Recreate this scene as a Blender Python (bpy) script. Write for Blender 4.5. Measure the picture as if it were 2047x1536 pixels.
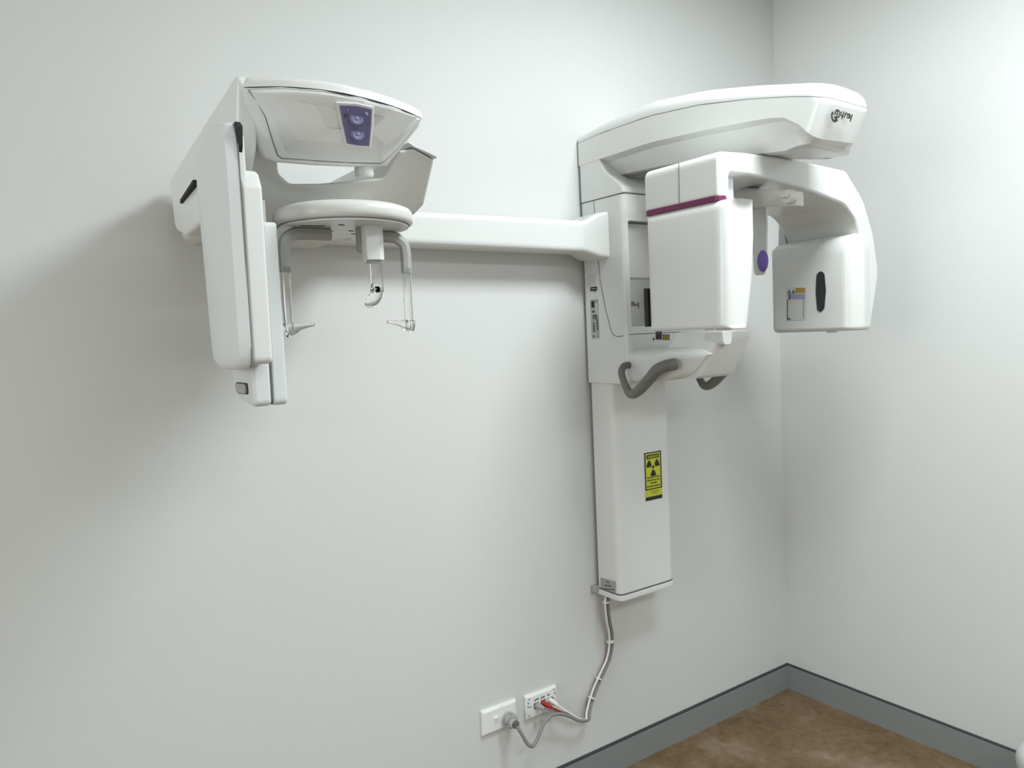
import bpy, bmesh, math, random
from mathutils import Vector, Matrix
R = math.radians
for o in list(bpy.data.objects): bpy.data.objects.remove(o)
scn = bpy.context.scene
COL = scn.collection

# ------------------------------------------------------------------ camera
CF, CYAW, CPITCH, CROLL = 1516.53, 0.60105, -0.06477, -0.04469      # focal length in px of a 2047 px wide frame
CPOS = Vector((-2.4389, -1.7717, 1.4))
def basis():
    sy, cy, sp, cp = math.sin(CYAW), math.cos(CYAW), math.sin(CPITCH), math.cos(CPITCH)
    f = Vector((sy*cp, cy*cp, sp)); r = Vector((cy, -sy, 0)); u = r.cross(f)
    c, s = math.cos(CROLL), math.sin(CROLL)
    return c*r + s*u, -s*r + c*u, f
CR, CU, CFW = basis()
cam = bpy.data.objects.new('camera', bpy.data.cameras.new('camera')); COL.objects.link(cam)
cam.data.sensor_width = 36; cam.data.lens = 36*CF/2047; cam.data.clip_start = .02
cam.matrix_world = Matrix.Translation(CPOS) @ Matrix((CR, CU, -CFW)).transposed().to_4x4()
scn.camera = cam

# ------------------------------------------------------------------ light and exposure
w = bpy.data.worlds.new('world'); scn.world = w; w.use_nodes = True
w.node_tree.nodes['Background'].inputs[0].default_value = (.5, .55, .55, 1)
w.node_tree.nodes['Background'].inputs[1].default_value = .15
def area(name, loc, sx, sy, power, color):
    l = bpy.data.lights.new(name, 'AREA'); l.shape = 'RECTANGLE'; l.size = sx; l.size_y = sy; l.energy = power; l.color = color
    o = bpy.data.objects.new(name, l); COL.objects.link(o); o.location = loc
    return o
LIGHTS = [(-1.02, -1.20, 32, .55), (-1.7, -3.2, 40, 1.7)]  # second entry: unseen fill lamp added behind the camera
CEIL = 2.62
X0, Y0 = -5.4, -4.2
for i, (lx, ly, pw, sz) in enumerate(LIGHTS):
    a_ = area('ceiling_lamp_light', (lx, ly, CEIL-.03), sz, .55, pw, (.915, 1.0, 1.02))
FILL_WIN = (-2.1, -.5, 1.0, 2.3)          # unseen window added in the left wall as side fill: y0, y1, z0, z1
wl = area('side_fill_light', (X0+.03, (FILL_WIN[0]+FILL_WIN[1])/2, (FILL_WIN[2]+FILL_WIN[3])/2), FILL_WIN[3]-FILL_WIN[2], FILL_WIN[1]-FILL_WIN[0], 34, (.96, 1.0, .99))
wl.rotation_euler = (0, R(-90), 0)
scn.view_settings.view_transform = 'Standard'; scn.view_settings.look = 'None'
scn.view_settings.gamma = 1; scn.view_settings.use_curve_mapping = False
scn.view_settings.exposure = 0.17

# ------------------------------------------------------------------ helpers
def _ray(px, py): return CFW + CR*((px-1023.5)/CF) - CU*((py-768)/CF)
def _on(px, py, ax, v):
    d = _ray(px, py); return CPOS + d*((v-CPOS[ax])/d[ax])
def AX(px, py, v): return _on(px, py, 0, v)       # the point of the plane x = v seen at a pixel of the photograph
def AY(px, py, v): return _on(px, py, 1, v)
def AZ(px, py, v): return _on(px, py, 2, v)

def mat(name, col, rough=.5, spec=.5, metal=0, coat=0, noise=None, trans=0, bump=None, emit=0):
    m = bpy.data.materials.new(name); m.use_nodes = True
    nt = m.node_tree; b = nt.nodes['Principled BSDF']
    b.inputs['Base Color'].default_value = (*col, 1); b.inputs['Roughness'].default_value = rough
    b.inputs['Specular IOR Level'].default_value = spec; b.inputs['Metallic'].default_value = metal
    b.inputs['Coat Weight'].default_value = coat; b.inputs['Transmission Weight'].default_value = trans
    if emit:
        b.inputs['Emission Color'].default_value = (*col, 1); b.inputs['Emission Strength'].default_value = emit
    tc = nt.nodes.new('ShaderNodeTexCoord')
    if noise:
        sc, amt = noise
        n = nt.nodes.new('ShaderNodeTexNoise'); n.inputs['Scale'].default_value = sc; n.inputs['Detail'].default_value = 4
        nt.links.new(tc.outputs['Object'], n.inputs['Vector'])
        mx = nt.nodes.new('ShaderNodeMix'); mx.data_type = 'RGBA'
        mx.inputs['A'].default_value = (*[c*(1-amt) for c in col], 1); mx.inputs['B'].default_value = (*[min(1, c*(1+amt)) for c in col], 1)
        nt.links.new(n.outputs['Fac'], mx.inputs['Factor']); nt.links.new(mx.outputs['Result'], b.inputs['Base Color'])
    if bump:
        sc, st = bump
        n = nt.nodes.new('ShaderNodeTexNoise'); n.inputs['Scale'].default_value = sc; n.inputs['Detail'].default_value = 3
        nt.links.new(tc.outputs['Object'], n.inputs['Vector'])
        bp = nt.nodes.new('ShaderNodeBump'); bp.inputs['Strength'].default_value = st; bp.inputs['Distance'].default_value = .002
        nt.links.new(n.outputs['Fac'], bp.inputs['Height']); nt.links.new(bp.outputs['Normal'], b.inputs['Normal'])
    return m
M = {}
M['wall'] = mat('wall_paint', (.65, .653, .642), .75, .25, noise=(60, .012), bump=(220, .12))
M['ceil'] = mat('ceiling_paint', (.75, .75, .73), .9, .2, noise=(40, .01))
M['skirt'] = mat('skirting_paint', (.235, .25, .25), .45, .4, noise=(30, .03))
M['skirt_dark'] = mat('skirting_gap_shade', (.045, .048, .048), .5, .3, noise=(30, .03))  # gap shadow along the skirting top, painted as a dark strip
M['white'] = mat('white_plastic', (.705, .71, .695), .30, .45, noise=(8, .006), coat=.12)
M['warm'] = mat('warm_white_plastic', (.61, .60, .57), .32, .45, noise=(8, .006))
M['satin'] = mat('satin_white_plastic', (.66, .68, .68), .38, .4, noise=(8, .006))
M['seam'] = mat('seam_shadow_gap', (.16, .165, .16), .7, .2, noise=(20, .05))
M['seam_dark'] = mat('dark_gap', (.03, .03, .03), .7, .2, noise=(20, .05))
M['black'] = mat('black_plastic', (.012, .012, .014), .4, .4, noise=(40, .1))
M['slot'] = mat('black_slot', (.02, .022, .024), .3, .5, noise=(90, .25))
M['grey'] = mat('grey_handle_rubber', (.16, .16, .145), .42, .4, noise=(30, .04))
M['rubber'] = mat('dark_grey_rubber', (.10, .10, .095), .45, .4, noise=(30, .04))
M['midgrey'] = mat('grey_plastic', (.36, .36, .345), .4, .4, noise=(30, .03))
M['purple'] = mat('purple_keypad', (.155, .145, .275), .45, .35, noise=(30, .04))
M['purple_light'] = mat('lilac_print', (.33, .30, .50), .45, .35, noise=(30, .04))
M['violet'] = mat('violet_pad', (.17, .12, .40), .5, .35, noise=(30, .04))
M['magenta'] = mat('magenta_stripe', (.15, .018, .07), .4, .4, noise=(30, .05))
M['clear'] = mat('clear_acrylic', (.97, .98, .97), .04, .5, trans=1.0, noise=(20, .005))
M['clear'].node_tree.nodes['Principled BSDF'].inputs['IOR'].default_value = 1.24
M['mirror'] = mat('mirror_panel', (.42, .42, .40), .10, .6, metal=.25, noise=(5, .02))
M['yellow'] = mat('yellow_sticker', (.56, .58, .045), .45, .3, noise=(60, .05))
M['ink'] = mat('sticker_ink', (.02, .02, .012), .5, .3, noise=(60, .1))
M['ochre'] = mat('ochre_print', (.38, .28, .05), .5, .3, noise=(60, .08))
M['label'] = mat('label_paper', (.60, .60, .59), .5, .3, noise=(60, .02))
M['label_grey'] = mat('silver_label', (.34, .35, .345), .35, .5, noise=(140, .2))
M['print'] = mat('grey_print', (.13, .135, .135), .5, .3, noise=(120, .2))
M['cable_grey'] = mat('grey_cable', (.25, .25, .245), .45, .35, noise=(60, .04))
M['cable_white'] = mat('white_cable', (.78, .77, .74), .4, .4, noise=(60, .02))
M['cable_red'] = mat('red_plug', (.42, .022, .02), .35, .45, noise=(60, .05))
M['plate'] = mat('plate_plastic', (.80, .81, .80), .3, .45, noise=(20, .006))
M['socket'] = mat('socket_ring', (.50, .51, .46), .12, .5, noise=(20, .03), trans=.35)
M['chrome'] = mat('plug_metal', (.65, .65, .65), .2, .5, metal=.9, noise=(20, .03))
M['bin'] = mat('pale_grey_plastic', (.52, .53, .52), .5, .35, noise=(20, .01))
M['lamp'] = mat('lamp_diffuser', (.95, 1.0, .99), .5, .3, emit=.5, noise=(20, .005))

def floor_material():
    m = bpy.data.materials.new('brown_vinyl'); m.use_nodes = True
    nt = m.node_tree; b = nt.nodes['Principled BSDF']; b.inputs['Roughness'].default_value = .42
    b.inputs['Specular IOR Level'].default_value = .35
    tc = nt.nodes.new('ShaderNodeTexCoord')
    def noise(sc, det, rough, dist):
        n = nt.nodes.new('ShaderNodeTexNoise'); n.inputs['Scale'].default_value = sc; n.inputs['Detail'].default_value = det
        n.inputs['Roughness'].default_value = rough; n.inputs['Distortion'].default_value = dist
        nt.links.new(tc.outputs['Object'], n.inputs['Vector']); return n
    def ramp(src, stops):
        r = nt.nodes.new('ShaderNodeValToRGB'); e = r.color_ramp.elements
        while len(e) < len(stops): e.new(.5)
        for i, (p, c) in enumerate(stops): e[i].position = p; e[i].color = (*c, 1)
        nt.links.new(src.outputs['Fac'], r.inputs['Fac']); return r
    a = ramp(noise(4.5, 8, .62, .5), [(.36, (.125, .074, .028)), (.5, (.185, .115, .055)), (.62, (.265, .20, .145))])
    c = ramp(noise(34, 6, .7, .2), [(.32, (.085, .05, .022)), (.55, (.20, .14, .085)), (.75, (.33, .27, .21))])
    mx = nt.nodes.new('ShaderNodeMix'); mx.data_type = 'RGBA'; mx.inputs['Factor'].default_value = .38
    nt.links.new(a.outputs['Color'], mx.inputs['A']); nt.links.new(c.outputs['Color'], mx.inputs['B'])
    nt.links.new(mx.outputs['Result'], b.inputs['Base Color'])
    return m
M['floor'] = floor_material()

def fillet(pts, r, n=5):
    out = []; N = len(pts)
    for i in range(N):
        p = Vector(pts[i][:2]); ri = r[i] if isinstance(r, list) else r
        if len(pts[i]) > 2: ri = pts[i][2]
        a = Vector(pts[i-1][:2]); c = Vector(pts[(i+1) % N][:2])
        d1 = a-p; d2 = c-p
        if ri <= 0 or d1.length < 1e-9 or d2.length < 1e-9:
            out.append(p); continue
        l1, l2 = d1.length, d2.length; d1.normalize(); d2.normalize()
        ang = d1.angle(d2); t = min(ri/math.tan(ang/2) if ang > 1e-4 else 0, l1*.49, l2*.49)
        if ang > math.pi-.02: out.append(p); continue
        for k in range(n+1):
            s = k/n; out.append((p+d1*t)*(1-s)**2 + p*2*s*(1-s) + (p+d2*t)*s*s)
    return out

class MB:
    def __init__(self): self.v = []; self.f = []; self.m = []
    def add(self, v, f, mi=0):
        o = len(self.v); self.v += [Vector(p) for p in v]
        self.f += [[i+o for i in q] for q in f]; self.m += [mi]*len(f); return self
    def loft(self, rings, mi=0, caps=True, closed=True):
        n = len(rings[0]); v = [p for r in rings for p in r]; f = []
        for k in range(len(rings)-1):
            for i in range(n if closed else n-1):
                j = (i+1) % n; f.append([k*n+i, k*n+j, (k+1)*n+j, (k+1)*n+i])
        if caps: f.append(list(range(n))[::-1]); f.append([(len(rings)-1)*n+i for i in range(n)])
        return self.add(v, f, mi)
    def prism(self, poly, ax, a, b, mi=0):
        """extrude a 2-D polygon (in the two other axes, in order) along axis ax from a to b"""
        def P(q, t):
            c = list(q[:2]); c.insert(ax, t); return c
        return self.loft([[P(q, a) for q in poly], [P(q, b) for q in poly]], mi)
    def rprism(self, poly, ax, a, b, r, mi=0, n=4, r2=None):
        """a prism whose two end faces have rounded rims of radius r (outline offset inwards)"""
        P = [Vector(q[:2]) for q in poly]; P = [p for i, p in enumerate(P) if (p-P[i-1]).length > 1e-5]; N = len(P)
        area2 = sum(P[i-1].x*P[i].y-P[i].x*P[i-1].y for i in range(N)); sg = 1 if area2 > 0 else -1
        nr = []
        for i in range(N):
            e1 = (P[i]-P[i-1]).normalized(); e2 = (P[(i+1) % N]-P[i]).normalized()
            n1 = Vector((-e1.y, e1.x))*sg; n2 = Vector((-e2.y, e2.x))*sg; m = n1+n2
            m = m/max(m.length_squared, .4)*2 if m.length > 1e-6 else n1
            nr.append(m)
        def ring(t, d):
            out = []
            for p, m in zip(P, nr):
                q = p+m*d; c = [q.x, q.y]; c.insert(ax, t); out.append(Vector(c))
            return out
        sd = 1 if b > a else -1
        R_ = [ring(a+sd*r*(1-math.cos(math.pi/2*k/n)), r*(1-math.sin(math.pi/2*k/n))) for k in range(n+1)]
        q = r if r2 is None else r2
        if q > 0: R_ += [ring(b-sd*q*(1-math.cos(math.pi/2*(n-k)/n)), q*(1-math.sin(math.pi/2*(n-k)/n))) for k in range(n+1)]
        else: R_.append(ring(b, 0))
        return self.loft(R_, mi)
    def box(self, x0, x1, y0, y1, z0, z1, mi=0):
        return self.prism([(x0, y0), (x1, y0), (x1, y1), (x0, y1)], 2, z0, z1, mi)
    def tube(self, pts, r, n=12, mi=0, flat=None, caps=True):
        pts = [Vector(p) for p in pts]; N = len(pts); rings = []; up = None
        for i, p in enumerate(pts):
            t = (pts[min(i+1, N-1)]-pts[max(i-1, 0)]).normalized()
            if up is None: up = t.orthogonal().normalized() if flat is None else Vector(flat)
            s = t.cross(up)
            if s.length < 1e-6: s = t.orthogonal()
            s.normalize(); u = s.cross(t).normalized(); up = u
            ri = r[i] if isinstance(r, list) else r
            ra, rb = ri if isinstance(ri, (list, tuple)) else (ri, ri)
            rings.append([p + s*ra*math.cos(2*math.pi*k/n) + u*rb*math.sin(2*math.pi*k/n) for k in range(n)])
        return self.loft(rings, mi, caps)
    def lathe(self, prof, c, ax=2, n=40, mi=0):
        """profile of (radius, offset along the axis) turned about axis ax through c"""
        rings = []
        for r, h in prof:
            ring = []
            for k in range(n):
                a = 2*math.pi*k/n; q = [r*math.cos(a), r*math.sin(a)]; q.insert(ax, h); ring.append(Vector(c)+Vector(q))
            rings.append(ring)
        return self.loft(rings, mi)
    def ribbon(self, pts, wdt, nrm, mi=0):
        pts = [Vector(p) for p in pts]; nrm = Vector(nrm); N = len(pts); v = []; f = []
        for i, p in enumerate(pts):
            t = (pts[min(i+1, N-1)]-pts[max(i-1, 0)]).normalized(); s = t.cross(nrm).normalized()
            ww = wdt[i] if isinstance(wdt, (list, tuple)) else wdt
            v += [p+s*ww/2, p-s*ww/2]
        f = [[2*i, 2*i+1, 2*i+3, 2*i+2] for i in range(N-1)]
        return self.add(v, f, mi)
    def quad(self, a, b, c, d, mi=0): return self.add([a, b, c, d], [[0, 1, 2, 3]], mi)
    def build(self, name, mats, parent=None, bevel=0, seg=3, ang=30, sharp=35, label=None, recalc=True, wn=True, sub=0):
        me = bpy.data.meshes.new(name); bm = bmesh.new()
        vs = [bm.verts.new(p) for p in self.v]
        for q, mi in zip(self.f, self.m):
            try: fc = bm.faces.new([vs[i] for i in q]); fc.material_index = mi; fc.smooth = True
            except ValueError: pass
        bmesh.ops.remove_doubles(bm, verts=bm.verts, dist=1e-6)
        if recalc: bmesh.ops.recalc_face_normals(bm, faces=bm.faces)
        if bevel:
            es = [e for e in bm.edges if len(e.link_faces) == 2 and e.calc_face_angle(0) > R(ang)]
            bmesh.ops.bevel(bm, geom=es, offset=bevel, segments=seg, profile=.5, affect='EDGES', clamp_overlap=True)
            for fc in bm.faces: fc.smooth = True
        bm.to_mesh(me); bm.free()
        me.set_sharp_from_angle(angle=R(sharp))
        for mm in (mats if isinstance(mats, (list, tuple)) else [mats]): me.materials.append(M[mm] if isinstance(mm, str) else mm)
        o = bpy.data.objects.new(name, me); COL.objects.link(o)
        if parent: o.parent = parent; o.matrix_parent_inverse = Matrix.Translation(-parent.matrix_world.translation)
        if sub:
            s = o.modifiers.new('sub', 'SUBSURF'); s.levels = sub; s.render_levels = sub
        if wn and not sub:
            m_ = o.modifiers.new('wn', 'WEIGHTED_NORMAL'); m_.keep_sharp = True
        if label: o['label'] = label
        return o
def spline(pts, n=8):
    P = [Vector(p) for p in pts]; P = [P[0]*2-P[1]] + P + [P[-1]*2-P[-2]]; out = []
    for i in range(1, len(P)-2):
        for k in range(n):
            t = k/n; a, b, c, d = P[i-1], P[i], P[i+1], P[i+2]
            out.append(.5*((2*b)+(c-a)*t+(2*a-5*b+4*c-d)*t*t+(3*b-a-3*c+d)*t**3))
    out.append(P[-2]); return out
def lerp(tab, x):
    if x <= tab[0][0]: return tab[0][1]
    for (a, b), (c, d) in zip(tab, tab[1:]):
        if x <= c: return b+(d-b)*(x-a)/(c-a)
    return tab[-1][1]
def text_into(mb, s, center, right, up, width, height, mi=0, off=.0004):
    """lay a word on a surface, fitted to width x height"""
    cu = bpy.data.curves.new('word', 'FONT'); cu.body = s; cu.align_x = 'CENTER'; cu.resolution_u = 2; cu.offset = .022
    to = bpy.data.objects.new('word', cu); COL.objects.link(to)
    dg = bpy.context.evaluated_depsgraph_get(); me = bpy.data.meshes.new_from_object(to.evaluated_get(dg))
    xs = [v.co.x for v in me.vertices]; ys = [v.co.y for v in me.vertices]
    cx, cy = (min(xs)+max(xs))/2, (min(ys)+max(ys))/2; sx = width/(max(xs)-min(xs)); sy = height/(max(ys)-min(ys))
    right = Vector(right).normalized(); up = Vector(up).normalized(); nn = right.cross(up)
    mb.add([Vector(center)+right*(v.co.x-cx)*sx+up*(v.co.y-cy)*sy+nn*off for v in me.vertices], [list(p.vertices) for p in me.polygons], mi)
    bpy.data.objects.remove(to); bpy.data.curves.remove(cu); bpy.data.meshes.remove(me)
def cut(o, mb):
    c = mb.build('cutter', 'white', None, wn=False)
    m_ = o.modifiers.new('bool', 'BOOLEAN'); m_.object = c; m_.operation = 'DIFFERENCE'; m_.solver = 'EXACT'
    wnm = [x for x in o.modifiers if x.type == 'WEIGHTED_NORMAL']
    for x in wnm: o.modifiers.remove(x)
    dg = bpy.context.evaluated_depsgraph_get(); dg.update()
    me = bpy.data.meshes.new_from_object(o.evaluated_get(dg)); old = o.data
    o.modifiers.clear(); o.data = me; me.name = old.name; bpy.data.meshes.remove(old)
    me.set_sharp_from_angle(angle=R(35))
    w_ = o.modifiers.new('wn', 'WEIGHTED_NORMAL'); w_.keep_sharp = True
    cm = c.data; bpy.data.objects.remove(c); bpy.data.meshes.remove(cm)
def thing(name, label, cat, loc=(0, 0, 0), group=None):
    o = bpy.data.objects.new(name, None); COL.objects.link(o); o.location = loc; o.empty_display_size = .05
    o.matrix_world = Matrix.Translation(Vector(loc))
    o['label'] = label; o['category'] = cat
    if group: o['group'] = group
    return o
def tag(o, label, cat, group=None):
    o['label'] = label; o['category'] = cat
    if group: o['group'] = group
    return o
def struct(o, label=None):
    o['kind'] = 'structure'
    if label: o['label'] = label
    return o

# ------------------------------------------------------------------ the room
struct(MB().box(X0-.1, .1, Y0-.1, .1, -.05, 0).build('floor', 'floor', wn=False))
struct(MB().box(X0-.1, .1, Y0-.1, .1, CEIL, CEIL+.05).build('ceiling', 'ceil', wn=False))
struct(MB().box(X0-.1, .1, 0, .1, 0, CEIL).build('wall_back', 'wall', wn=False), 'white painted wall carrying the x-ray machine')
struct(MB().box(0, .1, Y0-.1, 0, 0, CEIL).build('wall_right', 'wall', wn=False), 'white painted wall right of the room corner')
wlm = MB(); a0, a1, z0_, z1_ = FILL_WIN
for q in ((Y0-.1, a0, 0, CEIL), (a1, 0, 0, CEIL), (a0, a1, 0, z0_), (a0, a1, z1_, CEIL)): wlm.box(X0-.1, X0, *q)
struct(wlm.build('wall_left', 'wall', wn=False))
wf = MB()
for q in ((a0, a0+.05, z0_, z1_), (a1-.05, a1, z0_, z1_), (a0, a1, z0_, z0_+.05), (a0, a1, z1_-.05, z1_), ((a0+a1)/2-.02, (a0+a1)/2+.02, z0_, z1_)): wf.box(X0-.08, X0-.02, *q)
fill_win = struct(wf.build('fill_window', 'plate', wn=False)); MB().box(X0-.06, X0-.05, a0, a1, z0_, z1_).build('fill_pane', 'lamp', fill_win)  # unseen frame and glowing pane, added to go with the side fill
struct(MB().box(X0, 0, Y0-.1, Y0, 0, CEIL).build('wall_front', 'wall', wn=False))
def skirting(name, run):
    mb = MB(); h = .0945
    if run == 'x':
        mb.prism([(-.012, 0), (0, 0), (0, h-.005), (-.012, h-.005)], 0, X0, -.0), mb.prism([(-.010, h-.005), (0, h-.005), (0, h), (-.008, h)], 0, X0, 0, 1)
    else:
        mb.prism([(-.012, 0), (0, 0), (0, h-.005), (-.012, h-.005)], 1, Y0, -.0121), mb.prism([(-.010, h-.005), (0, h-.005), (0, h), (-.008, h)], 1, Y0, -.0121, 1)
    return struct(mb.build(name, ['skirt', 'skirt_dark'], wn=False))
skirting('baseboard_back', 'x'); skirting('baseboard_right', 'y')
for i, (lx, ly, pw, sz) in enumerate(LIGHTS):
    t = thing('ceiling_light', ['square recessed ceiling lamp above the x-ray machine', 'added unseen fill lamp panel on the ceiling behind the viewpoint'][i], 'lamp', (lx, ly, CEIL))
    MB().box(lx-sz/2-.025, lx+sz/2+.025, ly-.3, ly+.3, CEIL-.012, CEIL-.001).build('frame', 'plate', t, bevel=.003)
    MB().box(lx-sz/2, lx+sz/2, ly-.27, ly+.27, CEIL-.018, CEIL-.012).build('diffuser', 'lamp', t)

# ------------------------------------------------------------------ the x-ray machine
XR = thing('dental_xray_machine', 'white wall-mounted panoramic dental x-ray machine with rotating arm and cephalometric side arm', 'x-ray machine', (-.83, 0, .6))

# --- column
def rrect(x0, x1, y0, y1, r, n=6): return fillet([(x0, y0, r), (x1, y0, r), (x1, y1, .003), (x0, y1, .003)], r, n)
col_o = rrect(-.945, -.716, -.114, -.016, .022)
column = MB().prism(col_o, 2, .612, 1.30).build('column', 'white', XR)
cap = rrect(-.949, -.714, -.119, -.012, .026)
MB().prism(cap, 2, .592, .608).build('base_cap', 'white', XR, bevel=.003)
MB().prism(rrect(-.946, -.715, -.115, -.014, .022), 2, .607, .613).build('base_gap', 'seam', column)
MB().box(-.965, -.94, -.020, 0, .598, .618).build('wall_bracket', 'midgrey', XR, bevel=.003)
MB().box(-.90, -.76, -.020, 0, .62, 1.95).build('wall_rail', 'midgrey', XR)

# --- carriage with the mirror window and the chin shelf
carr = MB().prism(rrect(-.952, -.716, -.192, -.012, .020), 2, 1.245, 1.781).build('carriage', 'white', XR, bevel=.004)
wz0, wz1 = 1.408, 1.706
cut(carr, MB().prism(fillet([(-.937, wz0), (-.731, wz0), (-.731, wz1), (-.937, wz1)], .008), 1, -.25, -.150))
mir = MB().box(-.934, -.734, -.1525, -.1505, wz0+.003, 1.545).build('mirror', 'mirror', carr)
MB().prism([(-.150, 1.545), (-.150, 1.70), (-.170, 1.70), (-.168, 1.60), (-.158, 1.55)], 0, -.934, -.734).build('window_panel', 'warm', carr)
mb = MB(); z = AY(1270, 607, -.1527).z
for (a, b, c, d) in ((1262, 1268, 603, 612), (1268, 1274, 607, 612), (1275, 1278, 604, 617)):
    mb.quad(AY(a, d, -.153), AY(b, d, -.153), AY(b, c, -.153), AY(a, c, -.153))
mb.build('window_mark', 'print', carr, recalc=False, wn=False)
# seams on the left face and around the front
lx = -.9522
mb = MB(); mb.tube([AX(x, y, lx) for x, y in ((1187, 402), (1190, 440), (1194, 500), (1200, 560), (1211, 620), (1220, 655))] , .0011, 6)
mb.tube(spline([AX(1220, 655, lx), AX(1225, 668, lx), AX(1234, 673, lx), AX(1246, 671.5, lx)], 5), .0011, 6)
mb.tube([Vector((-.945, -.1922, 1.386)), Vector((-.74, -.1922, 1.386))], .0011, 6)
mb.build('cover_seam', 'seam', carr, wn=False)
MB().prism(rrect(-.9525, -.7155, -.1925, -.010, .020), 2, 1.7795, 1.7825).build('neck_seam', 'seam', carr)
# chin shelf: a wide lower pan and a narrow front block
def pring(x0, x1, y0, y1, z, r): return [Vector((p.x, p.y, z)) for p in fillet([(x0, y0), (x1, y0), (x1, y1), (x0, y1)], [r, r, .004, .004])]
def pan_ring(sd, fw, f_y, z, r=.03):
    c = -.834
    return [Vector((p.x, p.y, z+max(0, -.22-p.y)*.17*max(0, min(1, (1.33-z)/.07)))) for p in fillet([(c-fw, f_y, r*.5), (c+fw, f_y, r*.5), (c+sd, -.31, r*2), (c+sd, -.05, .004), (c-sd, -.05, .004), (c-sd, -.31, r*2)], .004, 7)]
pan = MB().loft([pan_ring(.108, .056, -.370, 1.2435), pan_ring(.114, .062, -.392, 1.2475), pan_ring(.1170, .066, -.402, 1.258), pan_ring(.1172, .068, -.436, 1.306), pan_ring(.1165, .068, -.446, 1.322),
                 pan_ring(.113, .066, -.446, 1.330), pan_ring(.104, .062, -.440, 1.336), pan_ring(.080, .055, -.420, 1.346)]).build('chin_shelf', 'white', XR, sharp=50)
blk = MB(); 
def bring(x0, x1, y0, y1, z): return [Vector((p.x, p.y, z)) for p in fillet([(x0, y0), (x1, y0), (x1, y1), (x0, y1)], .014)]
blk.loft([bring(-.900, -.768, -.392, -.19, 1.262), bring(-.900, -.768, -.412, -.19, 1.272), bring(-.898, -.770, -.470, -.30, 1.360), bring(-.896, -.772, -.478, -.31, 1.383), bring(-.892, -.776, -.474, -.315, 1.387)])
blk.build('chin_block', 'white', pan, sharp=50)
MB().tube([(-.885, -.482, 1.384), (-.885, -.468, 1.345)], .0012, 6).build('slit', 'seam', pan, wn=False)
MB().prism(fillet([(-.9015, 1.386), (-.862, 1.386), (-.866, 1.350, .012), (-.897, 1.350, .012)], .004), 1, -.484, -.43).build('chin_rest_holder', 'white', pan, bevel=.002)
MB().lathe([(.014, 0), (.017, .003), (.017, .012), (.012, .014)], (-.86, -.44, 1.385)).build('chin_rest_base', 'warm', pan)
# handles
def handle(s, name='handle'):
    xc = -.834
    def P(x, y, z): return Vector((xc+s*(x-xc), y, z))
    mb = MB()
    path = spline([P(-.945, -.19, 1.300), P(-.972, -.192, 1.297), P(-.985, -.196, 1.278), P(-.985, -.214, 1.238), P(-.985, -.232, 1.222), P(-.985, -.262, 1.232), P(-.983, -.305, 1.267), P(-.978, -.328, 1.289), P(-.966, -.352, 1.300), P(-.945, -.360, 1.303)], 6)
    n = len(path); rr = [lerp([(0, .010), (.3, .010), (.45, .013), (.75, .0165), (1, .0165)], i/(n-1)) for i in range(n)]
    mb.tube(path, rr, 14)
    return mb.build(name, 'grey', XR, sharp=60)
handle(1); handle(-1)

# --- overhead arm
seam_t = [(-.84, 1.866), (-.802, 1.873), (-.73, 1.893), (-.624, 1.917), (-.476, 1.944), (-.304, 1.961), (-.104, 1.963), (0, 1.957)]
side_t = [(-.84, 1.79), (-.786, 1.792), (-.774, 1.803), (-.741, 1.840), (-.703, 1.858), (-.623, 1.868), (-.473, 1.882), (-.301, 1.893), (-.089, 1.893), (0, 1.893)]
bel_t = [(-.84, 1.786), (-.79, 1.786), (-.70, 1.786), (-.62, 1.800), (-.5, 1.822), (-.3, 1.84), (-.1, 1.85), (0, 1.85)]
def arm_outline(ins=0, tip=0):
    ax0, ax1 = -.953+ins, -.722-ins; t = -.812+ins*.4+tip
    P = fillet([(ax0, -.006), (ax0, t, .034), (ax1, t+.012, .085), (ax1, -.006)], [.002, .034, .085, .002], 8)
    # resample the straight runs so the curve of the arm can follow
    out = []
    for i, p in enumerate(P):
        q = P[(i+1) % len(P)]; L = (q-p).length; k = max(1, int(L/.04)) if abs(p.x-q.x) < .02 and L > .1 else 1
        if L > .1 and abs(p.x-q.x) < .02: k = 20
        for j in range(k): out.append(p+(q-p)*(j/k))
    return out
def arm_ring(ins, fz, tip=0): return [Vector((p.x, p.y, fz(p.y))) for p in arm_outline(ins, tip)]
S = lambda y: lerp(seam_t, y)
def ins_ring(base, amt, fz, ymin):
    out = []
    for p in base:
        f = max(0, min(1, (p.y-ymin)/.14)); c = -.8375
        out.append(Vector((p.x+(c-p.x)/abs(c-p.x)*min(abs(c-p.x), amt*f) if abs(c-p.x) > 1e-4 else p.x, p.y, fz(p.y))))
    return out
base0 = arm_ring(0, S); base1 = arm_ring(0.000, lambda y: lerp(side_t, y), .025)
armb = MB().loft([base0, arm_ring(0, lambda y: S(y)-.012), base1, [Vector((p.x, p.y, p.z-.004)) for p in ins_ring(arm_ring(.006, lambda y: lerp(side_t, y), .028), .02, lambda y: lerp(side_t, y)-.004, -.74)],
                  ins_ring(arm_ring(.008, S, .036), .05, lambda y: min(lerp(side_t, y)-.008, lerp(bel_t, y)), -.74), ins_ring(arm_ring(.02, S, .05), .055, lambda y: min(lerp(side_t, y)-.010, lerp(bel_t, y)-.003), -.74)])
neck = [(-.012, 1.783), (-.190, 1.783, .004), (-.186, 1.80, .02), (-.118, 1.853, .02), (-.095, 1.90), (-.012, 1.90)]
armb.prism(fillet(neck, .003), 0, -.952, -.716)
arm = armb.build('overhead_arm', 'white', XR, sharp=30)
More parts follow.
